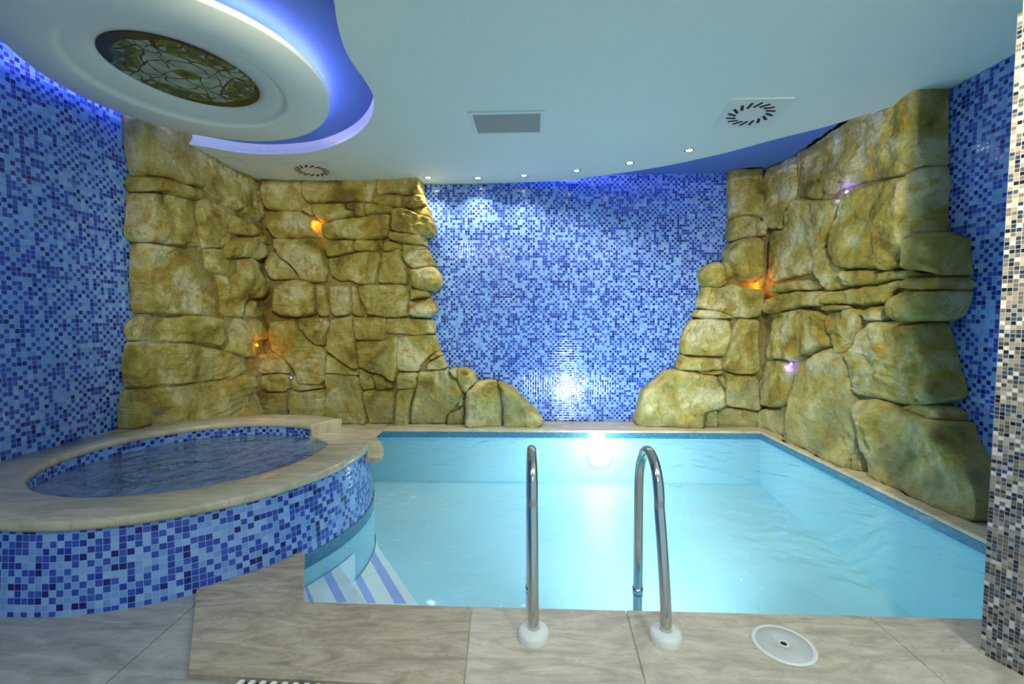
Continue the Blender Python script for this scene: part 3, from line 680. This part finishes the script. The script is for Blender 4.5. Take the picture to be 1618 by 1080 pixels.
LW = [
 [(217,140),(262,165),(321,225),(323,262),(322,297),(295,290),(259,278),(229,277),(226,255),(221,230)],
 [(228,279),(259,280),(295,292),(322,300),(327,315),(300,313),(284,309),(258,304),(228,303)],
 [(227,306),(266,305),(288,312),(309,316),(311,345),(316,372),(318,390),(286,387),(255,383),(228,380),(222,370),(224,345)],
 [(324,235),(377,258),(379,308),(377,333),(355,322),(341,312),(327,300),(324,265)],
 [(380,262),(417,282),(418,305),(414,330),(415,343),(410,350),(396,345),(380,336)],
 [(311,316),(328,314),(345,326),(353,337),(355,352),(366,375),(365,390),(340,393),(322,391),(317,372),(313,345)],
 [(356,340),(375,340),(398,352),(405,365),(398,373),(378,370),(366,366),(357,352)],
 [(366,388),(378,377),(398,375),(412,384),(419,397),(416,408),(405,411),(390,405),(365,407),(358,400)],
 [(405,374),(418,371),(428,378),(427,387),(412,386)],
 [(329,394),(347,393),(355,405),(368,410),(375,425),(368,438),(348,432),(336,424),(333,408)],
 [(228,383),(258,386),(290,390),(322,394),(328,405),(333,428),(338,450),(343,475),(341,492),(325,498),(300,497),(262,496),(229,494),(226,440)],
 [(356,438),(372,432),(388,433),(387,455),(385,480),(383,500),(362,501),(352,493),(357,465)],
 [(385,410),(398,408),(407,415),(408,432),(418,445),(428,455),(428,465),(420,470),(392,468),(387,450),(383,430)],
 [(386,474),(420,473),(427,482),(425,500),(400,501),(386,500)],
 [(218,514),(232,500),(290,499),(340,500),(346,505),(347,535),(340,546),(325,545),(300,541),(262,539),(222,538),(216,525)],
 [(347,503),(380,502),(388,512),(394,535),(397,564),(385,564),(371,557),(358,553),(345,545),(349,530)],
 [(393,506),(424,505),(428,515),(427,528),(420,537),(405,536),(395,532)],
 [(217,541),(262,542),(298,543),(325,548),(345,553),(370,560),(385,570),(388,582),(383,593),(365,597),(330,602),(280,608),(219,613),(215,580)],
 [(218,616),(280,611),(330,605),(368,599),(385,594),(400,592),(405,610),(406,640),(408,690),(300,694),(212,694),(214,650)],
 [(334,428),(350,434),(356,442),(354,470),(350,497),(344,495),(343,470),(338,445)],
]
BL = [
 [(409,560),(435,558),(443,565),(452,575),(455,588),(450,590),(410,590)],
 [(408,592),(450,591),(456,600),(456,613),(448,619),(422,619),(408,612)],
 [(407,615),(422,621),(447,621),(452,632),(452,690),(407,690)],
 [(429,507),(467,504),(471,522),(480,530),(492,543),(505,546),(512,558),(513,600),(500,608),(470,606),(466,592),(461,580),(445,565),(428,554),(427,530)],
 [(464,594),(470,608),(505,610),(510,613),(470,618),(460,614),(461,600)],
 [(459,615),(470,620),(512,615),(513,690),(455,690),(456,630)],
 [(470,502),(518,501),(520,515),(514,527),(512,545),(500,544),(490,537),(481,527),(472,520)],
 [(432,450),(455,443),(480,442),(494,449),(498,470),(497,495),(480,500),(445,498),(431,491),(430,465)],
 [(500,450),(515,453),(518,480),(520,498),(506,499),(500,490)],
 [(519,452),(548,451),(553,465),(554,490),(548,497),(528,499),(521,490)],
 [(556,450),(563,452),(565,475),(571,495),(580,500),(562,499),(557,490),(555,470)],
 [(567,452),(580,450),(605,450),(635,449),(645,458),(646,480),(643,497),(630,501),(583,498),(574,485),(568,470)],
 [(429,376),(505,377),(509,390),(512,410),(516,430),(511,443),(492,446),(474,440),(470,432),(460,419),(441,405),(432,390)],
 [(429,393),(439,406),(458,421),(470,436),(472,441),(440,441),(428,440),(420,430),(419,412)],
 [(510,380),(558,378),(558,396),(540,402),(518,405),(512,395)],
 [(560,378),(607,378),(604,393),(590,395),(560,397)],
 [(519,407),(540,404),(560,399),(598,397),(601,410),(597,428),(592,446),(580,449),(565,448),(552,443),(535,443),(524,434),(520,420)],
 [(421,334),(470,333),(488,342),(496,348),(494,358),(499,365),(508,375),(470,376),(430,375),(421,355)],
 [(417,260),(474,255),(480,312),(475,331),(440,332),(420,331),(415,310)],
 [(475,318),(485,316),(490,328),(490,340),(476,331)],
 [(476,255),(593,255),(592,300),(588,318),(570,318),(545,318),(515,319),(490,321),(481,312)],
 [(492,323),(515,321),(543,321),(545,330),(558,332),(558,340),(530,345),(506,348),(498,340),(491,330)],
 [(545,320),(560,319),(575,321),(575,340),(561,341),(559,331),(546,329)],
 [(577,321),(590,321),(617,325),(620,331),(616,336),(585,339),(577,338)],
 [(507,352),(530,347),(575,342),(590,339),(617,338),(616,355),(611,376),(560,377),(513,376),(507,365)],
 [(594,255),(660,255),(664,290),(666,304),(640,306),(620,304),(605,306),(594,310)],
 [(591,318),(594,311),(606,307),(630,306),(633,326),(610,325),(590,320)],
 [(638,309),(668,306),(672,323),(650,330),(638,326)],
 [(652,331),(675,325),(679,343),(665,342),(655,337)],
 [(620,330),(630,327),(650,333),(662,340),(680,344),(685,355),(683,366),(677,372),(655,369),(618,362),(617,352)],
 [(615,365),(640,368),(668,370),(672,388),(660,386),(635,384),(614,378)],
 [(608,380),(632,385),(634,393),(615,395),(605,395)],
 [(634,385),(655,387),(670,389),(673,395),(645,394),(636,396)],
 [(603,399),(618,397),(628,391),(633,394),(634,410),(642,420),(645,435),(644,449),(620,447),(598,447),(599,430),(602,415)],
 [(637,398),(650,391),(673,392),(678,405),(687,418),(680,421),(655,424),(646,420),(637,410)],
 [(649,425),(685,420),(695,435),(695,450),(685,459),(660,456),(649,450),(648,437)],
 [(647,456),(674,460),(676,469),(662,471),(648,472)],
 [(646,474),(660,477),(678,470),(684,480),(686,492),(678,502),(655,501),(646,498)],
 [(558,500),(606,501),(608,508),(607,536),(580,538),(562,537),(558,515)],
 [(608,504),(640,502),(681,505),(685,526),(660,529),(630,528),(609,526)],
 [(522,505),(556,499),(559,520),(561,545),(563,560),(562,581),(555,584),(540,571),(525,561),(516,553),(514,530),(520,520)],
 [(515,560),(525,564),(545,578),(556,586),(564,588),(564,594),(530,591),(514,589)],
 [(514,590),(530,592),(564,595),(568,615),(573,640),(580,690),(514,690),(514,620)],
 [(563,539),(607,540),(625,531),(628,535),(625,580),(622,605),(600,591),(585,588),(567,581),(564,560)],
 [(566,583),(585,590),(592,602),(590,615),(572,615),(568,600)],
 [(588,590),(622,607),(622,613),(594,615),(593,602)],
 [(573,617),(622,616),(622,640),(622,690),(586,690),(578,645)],
 [(629,531),(684,529),(689,545),(692,553),(677,563),(664,577),(662,587),(629,586),(627,560)],
 [(679,564),(692,554),(697,561),(690,566),(678,571)],
 [(675,573),(697,563),(705,582),(690,584),(674,584)],
 [(629,589),(660,588),(659,612),(652,615),(626,615)],
 [(625,617),(653,616),(648,640),(644,690),(624,690)],
 [(662,587),(690,585),(706,584),(710,594),(722,603),(728,615),(731,622),(725,636),(712,650),(704,660),(703,690),(646,690),(651,640),(658,612)],
 [(708,585),(720,583),(722,600),(713,594)],
 [(722,584),(735,582),(748,591),(753,602),(743,612),(735,622),(730,618),(723,602)],
 [(727,628),(733,623),(733,640),(721,645),(724,635)],
 [(722,648),(733,642),(734,690),(704,690),(706,656)],
 [(737,620),(752,606),(768,602),(783,605),(790,620),(793,640),(793,688),(760,688),(735,688),(735,635)],
 [(786,605),(800,609),(814,617),(826,632),(837,640),(850,653),(858,664),(848,686),(795,688),(794,640),(791,622)],
]
BR = [
 [(1005,666),(1012,650),(1018,625),(1020,618),(1040,603),(1056,588),(1075,586),(1098,588),(1105,590),(1120,591),(1130,592),(1138,605),(1143,620),(1144,640),(1135,645),(1120,648),(1111,651),(1110,694),(1060,694),(1016,690)],
 [(1112,651),(1125,645),(1133,648),(1135,692),(1111,692)],
 [(1100,587),(1143,585),(1145,591),(1120,592)],
 [(1133,594),(1145,592),(1146,618),(1140,612)],
 [(1080,562),(1100,564),(1124,565),(1140,566),(1141,585),(1098,586),(1073,585)],
 [(1147,589),(1165,594),(1196,594),(1200,615),(1203,640),(1201,649),(1160,643),(1146,640),(1147,610)],
 [(1136,646),(1160,645),(1203,651),(1204,694),(1137,692)],
 [(1145,565),(1152,540),(1160,515),(1168,504),(1200,504),(1201,540),(1199,590),(1165,591),(1142,583)],
 [(1097,504),(1130,503),(1152,506),(1155,520),(1154,535),(1146,555),(1142,563),(1100,562),(1082,561),(1083,540),(1088,525)],
 [(1100,500),(1106,490),(1120,488),(1145,494),(1165,503),(1115,503)],
 [(1117,452),(1140,452),(1160,447),(1175,454),(1207,455),(1208,485),(1204,500),(1180,503),(1160,500),(1140,492),(1108,487),(1111,470)],
 [(1113,432),(1120,418),(1133,413),(1143,420),(1148,435),(1146,448),(1135,454),(1120,451)],
 [(1146,415),(1156,413),(1162,430),(1158,440),(1149,437)],
 [(1152,400),(1160,385),(1175,375),(1198,374),(1208,380),(1209,400),(1207,425),(1202,437),(1185,443),(1168,440),(1163,425),(1155,412)],
 [(1159,345),(1175,340),(1196,342),(1198,372),(1175,374),(1160,380),(1157,365)],
 [(1199,350),(1208,348),(1211,360),(1211,370),(1200,372)],
 [(1157,255),(1204,235),(1205,280),(1205,300),(1207,320),(1209,345),(1195,340),(1175,338),(1159,343),(1157,310)],
]
RW = [
 [(1206,180),(1252,160),(1251,262),(1256,290),(1250,312),(1240,330),(1239,360),(1217,362),(1211,330),(1208,290)],
 [(1254,150),(1465,50),(1464,200),(1462,240),(1466,260),(1430,275),(1392,283),(1345,292),(1322,300),(1300,316),(1258,312),(1254,265)],
 [(1242,335),(1258,314),(1300,318),(1330,313),(1325,330),(1318,345),(1310,370),(1305,378),(1296,390),(1291,400),(1292,415),(1280,430),(1245,437),(1220,446),(1214,440),(1214,400),(1218,365),(1240,363)],
 [(1346,300),(1395,286),(1428,277),(1424,310),(1420,340),(1416,372),(1415,400),(1412,410),(1390,416),(1384,423),(1330,424),(1322,415),(1312,400),(1311,380),(1322,345),(1332,318)],
 [(1430,276),(1466,261),(1474,290),(1470,310),(1468,340),(1473,367),(1445,370),(1430,378),(1418,372),(1422,340),(1427,310)],
 [(1293,395),(1304,390),(1308,403),(1318,415),(1330,428),(1334,445),(1328,455),(1305,459),(1298,450),(1292,432),(1292,410)],
 [(1386,423),(1395,413),(1414,410),(1421,422),(1395,426)],
 [(1426,378),(1440,370),(1460,367),(1478,375),(1485,385),(1487,410),(1490,430),(1486,434),(1460,430),(1430,424),(1424,405),(1425,390)],
 [(1335,427),(1370,424),(1395,428),(1440,427),(1485,434),(1455,437),(1420,441),(1375,449),(1336,454)],
 [(1424,441),(1450,437),(1486,436),(1496,448),(1493,459),(1460,458),(1424,455)],
 [(1381,452),(1415,442),(1419,446),(1405,463),(1410,475),(1395,480),(1368,481),(1375,465)],
 [(1300,462),(1335,457),(1377,451),(1372,468),(1363,482),(1340,480),(1297,480)],
 [(1408,468),(1430,459),(1491,460),(1489,475),(1478,496),(1460,508),(1430,510),(1410,506),(1404,500),(1399,485)],
 [(1361,490),(1375,484),(1398,482),(1403,500),(1395,507),(1370,505),(1360,497)],
 [(1305,492),(1340,487),(1358,488),(1358,510),(1345,530),(1338,545),(1330,560),(1320,545),(1312,530),(1304,510)],
 [(1298,481),(1336,482),(1338,487),(1305,491),(1298,490)],
 [(1214,470),(1240,462),(1295,460),(1298,475),(1297,484),(1270,483),(1235,489),(1212,496),(1206,488)],
 [(1220,449),(1245,446),(1280,440),(1291,445),(1291,456),(1245,460),(1221,465)],
 [(1206,497),(1235,492),(1270,487),(1300,494),(1308,530),(1313,545),(1296,550),(1275,562),(1255,569),(1230,567),(1203,567),(1202,530),(1202,510)],
 [(1203,571),(1220,570),(1240,572),(1247,590),(1247,610),(1249,630),(1240,643),(1215,643),(1203,640),(1200,610)],
 [(1204,645),(1225,647),(1248,640),(1246,665),(1243,706),(1215,694),(1200,688)],
 [(1262,571),(1280,563),(1297,552),(1315,550),(1325,560),(1333,580),(1338,610),(1343,640),(1352,670),(1357,685),(1352,705),(1345,720),(1343,756),(1300,736),(1245,708),(1247,660),(1250,635),(1251,600),(1256,582)],
 [(1345,545),(1352,525),(1370,509),(1395,510),(1430,513),(1458,510),(1463,540),(1471,575),(1481,600),(1484,628),(1460,637),(1430,638),(1405,635),(1375,627),(1345,622),(1338,600),(1335,575),(1330,560)],
 [(1430,640),(1445,634),(1482,644),(1490,650),(1489,663),(1470,662),(1440,655),(1416,645)],
 [(1352,632),(1375,630),(1405,640),(1440,658),(1489,667),(1493,690),(1506,715),(1521,740),(1529,775),(1533,822),(1500,820),(1450,808),(1400,786),(1365,768),(1364,730),(1360,700),(1358,670),(1352,650)],
 [(1347,717),(1353,715),(1352,760),(1342,756)],
 [(1355,704),(1362,703),(1363,766),(1354,760)],
]
SPEC = {('LW', 19): dict(o=.075), ('LW', 13): dict(o=.085), ('LW', 8): dict(o=.17), ('LW', 12): dict(o=.16, T=.11, rnd=.12), ('LW', 16): dict(o=.13, rnd=.08),
        ('LW', 7): dict(o=.17, T=.1, rnd=.1), ('BL', 7): dict(o=.19, T=.11, rnd=.12), ('BL', 29): dict(o=.2, T=.1, strata=True), ('BL', 35): dict(o=.2, T=.12, rnd=.12), ('BL', 37): dict(o=.2, T=.12, rnd=.1),
        ('BR', 11): dict(o=.22, T=.13, rnd=.12), ('BR', 13): dict(o=.22, T=.13, rnd=.14), ('BR', 12): dict(o=.12), ('RW', 7): dict(o=.2, T=.1, rnd=.12), ('RW', 12): dict(o=.2, T=.12, rnd=.14), ('RW', 4): dict(o=.13),
        ('BL', 57): dict(o=.2, T=.11, rnd=.12), ('BL', 58): dict(o=.2, T=.1, rnd=.1), ('BR', 0): dict(o=.2, T=.1, rnd=.1), ('RW', 22): dict(o=.19, rnd=.1), ('RW', 24): dict(o=.21, rnd=.09), ('RW', 21): dict(o=.19)}
for kind, lst, par in (('LW', LW, rl), ('BL', BL, rl), ('BR', BR, rr_), ('RW', RW, rr_)):
    for i, px in enumerate(lst): block(par, kind, px, **SPEC.get((kind, i), {}))
# coloured lamps tucked into crevices
def crevice(kind, px, py, o, mat, color, e, label):
    p = face(kind)[0](px, py, o)
    t = thing('crevice_lamp', tuple(p), label, 'accent lamp', 'coloured lamps hidden in the rocks')
    n_ = {'LW': (1, 0, 0), 'RW': (-1, 0, 0)}.get(kind, (0, -1, 0))
    m = MB(); m.lathe(tuple(p), [(.0005, -.016), (.010, -.012), (.014, 0), (.010, .012), (.0005, .016)], 16); m.build('bulb', mat, t)
    lamp('crevice_glow', 'POINT', (p[0]+n_[0]*.03, p[1]+n_[1]*.03, p[2]-.02), e, color, shadow_soft_size=.02)
OR, VI = (1, .33, .02), (.20, .12, 1)
crevice('LW', 406, 545, .15, M['orange'], OR, .45, 'orange glowing lamp in a crevice near the left rock corner')
crevice('BL', 502, 352, .12, M['orange'], OR, .5, 'small orange lamp high in the left rock wall')
crevice('BL', 459, 597, .10, M['violet'], VI, .25, 'dim blue lamp in a dark gap low behind the hot tub')
crevice('BR', 1196, 448, .13, M['orange'], OR, .7, 'orange lamp under the round boulder in the right rock corner')
crevice('RW', 1338, 303, .15, M['violet'], VI, .7, 'violet lamp high in the right rock wall')
crevice('RW', 1250, 575, .13, M['violet'], VI, .7, 'violet lamp low in the right rock wall')

# ------------------------------------------------------------------ light
lamp('pool_lamp_light', 'POINT', (lx, PY-.22, -.12), 10, (.74, .95, 1.0), shadow_soft_size=.1)
lamp('near_wall_fill', 'AREA', (.9, 1.97, -.14), 18, (.80, .97, 1.0), shape='DISK', size=.44, spread=math.radians(85), aim=(.9, 4.98, -.22))  # unseen lamp added under the deck to brighten the far pool wall
lamp('accent_spot_right', 'SPOT', (.9, .3, ZC-.04), 320, (1, .925, .60), spot_size=math.radians(68), spot_blend=.9, shadow_soft_size=.04, aim=(2.8, 3.9, 1.1))
lamp('accent_spot_left', 'SPOT', (-.3, .3, ZC-.04), 320, (1, .925, .60), spot_size=math.radians(50), spot_blend=.9, shadow_soft_size=.04, aim=(-2.3, 5.2, 1.3))
for x, y in ((-1.6, .2), (.2, .3), (1.6, .2), (0, -1.2)):
    lamp('front_downlight', 'SPOT', (x, y, ZC-.02), 28 if x < -1 else (70 if y == .3 else 90), (.98, 1.0, .92), spot_size=math.radians(140), spot_blend=.9, shadow_soft_size=.22, aim=(x, y+.2, 0))
W = bpy.data.worlds.new('world'); S.world = W; W.use_nodes = True
W.node_tree.nodes['Background'].inputs[0].default_value = (.58, .88, .88, 1); W.node_tree.nodes['Background'].inputs[1].default_value = .42
S.view_settings.view_transform = 'Standard'; S.view_settings.look = 'None'; S.view_settings.gamma = 1; S.view_settings.exposure = 0.7
S.view_settings.use_curve_mapping = False
S.cycles.max_bounces = 10; S.cycles.diffuse_bounces = 5; S.cycles.transparent_max_bounces = 12
S.cycles.sample_clamp_indirect = 6
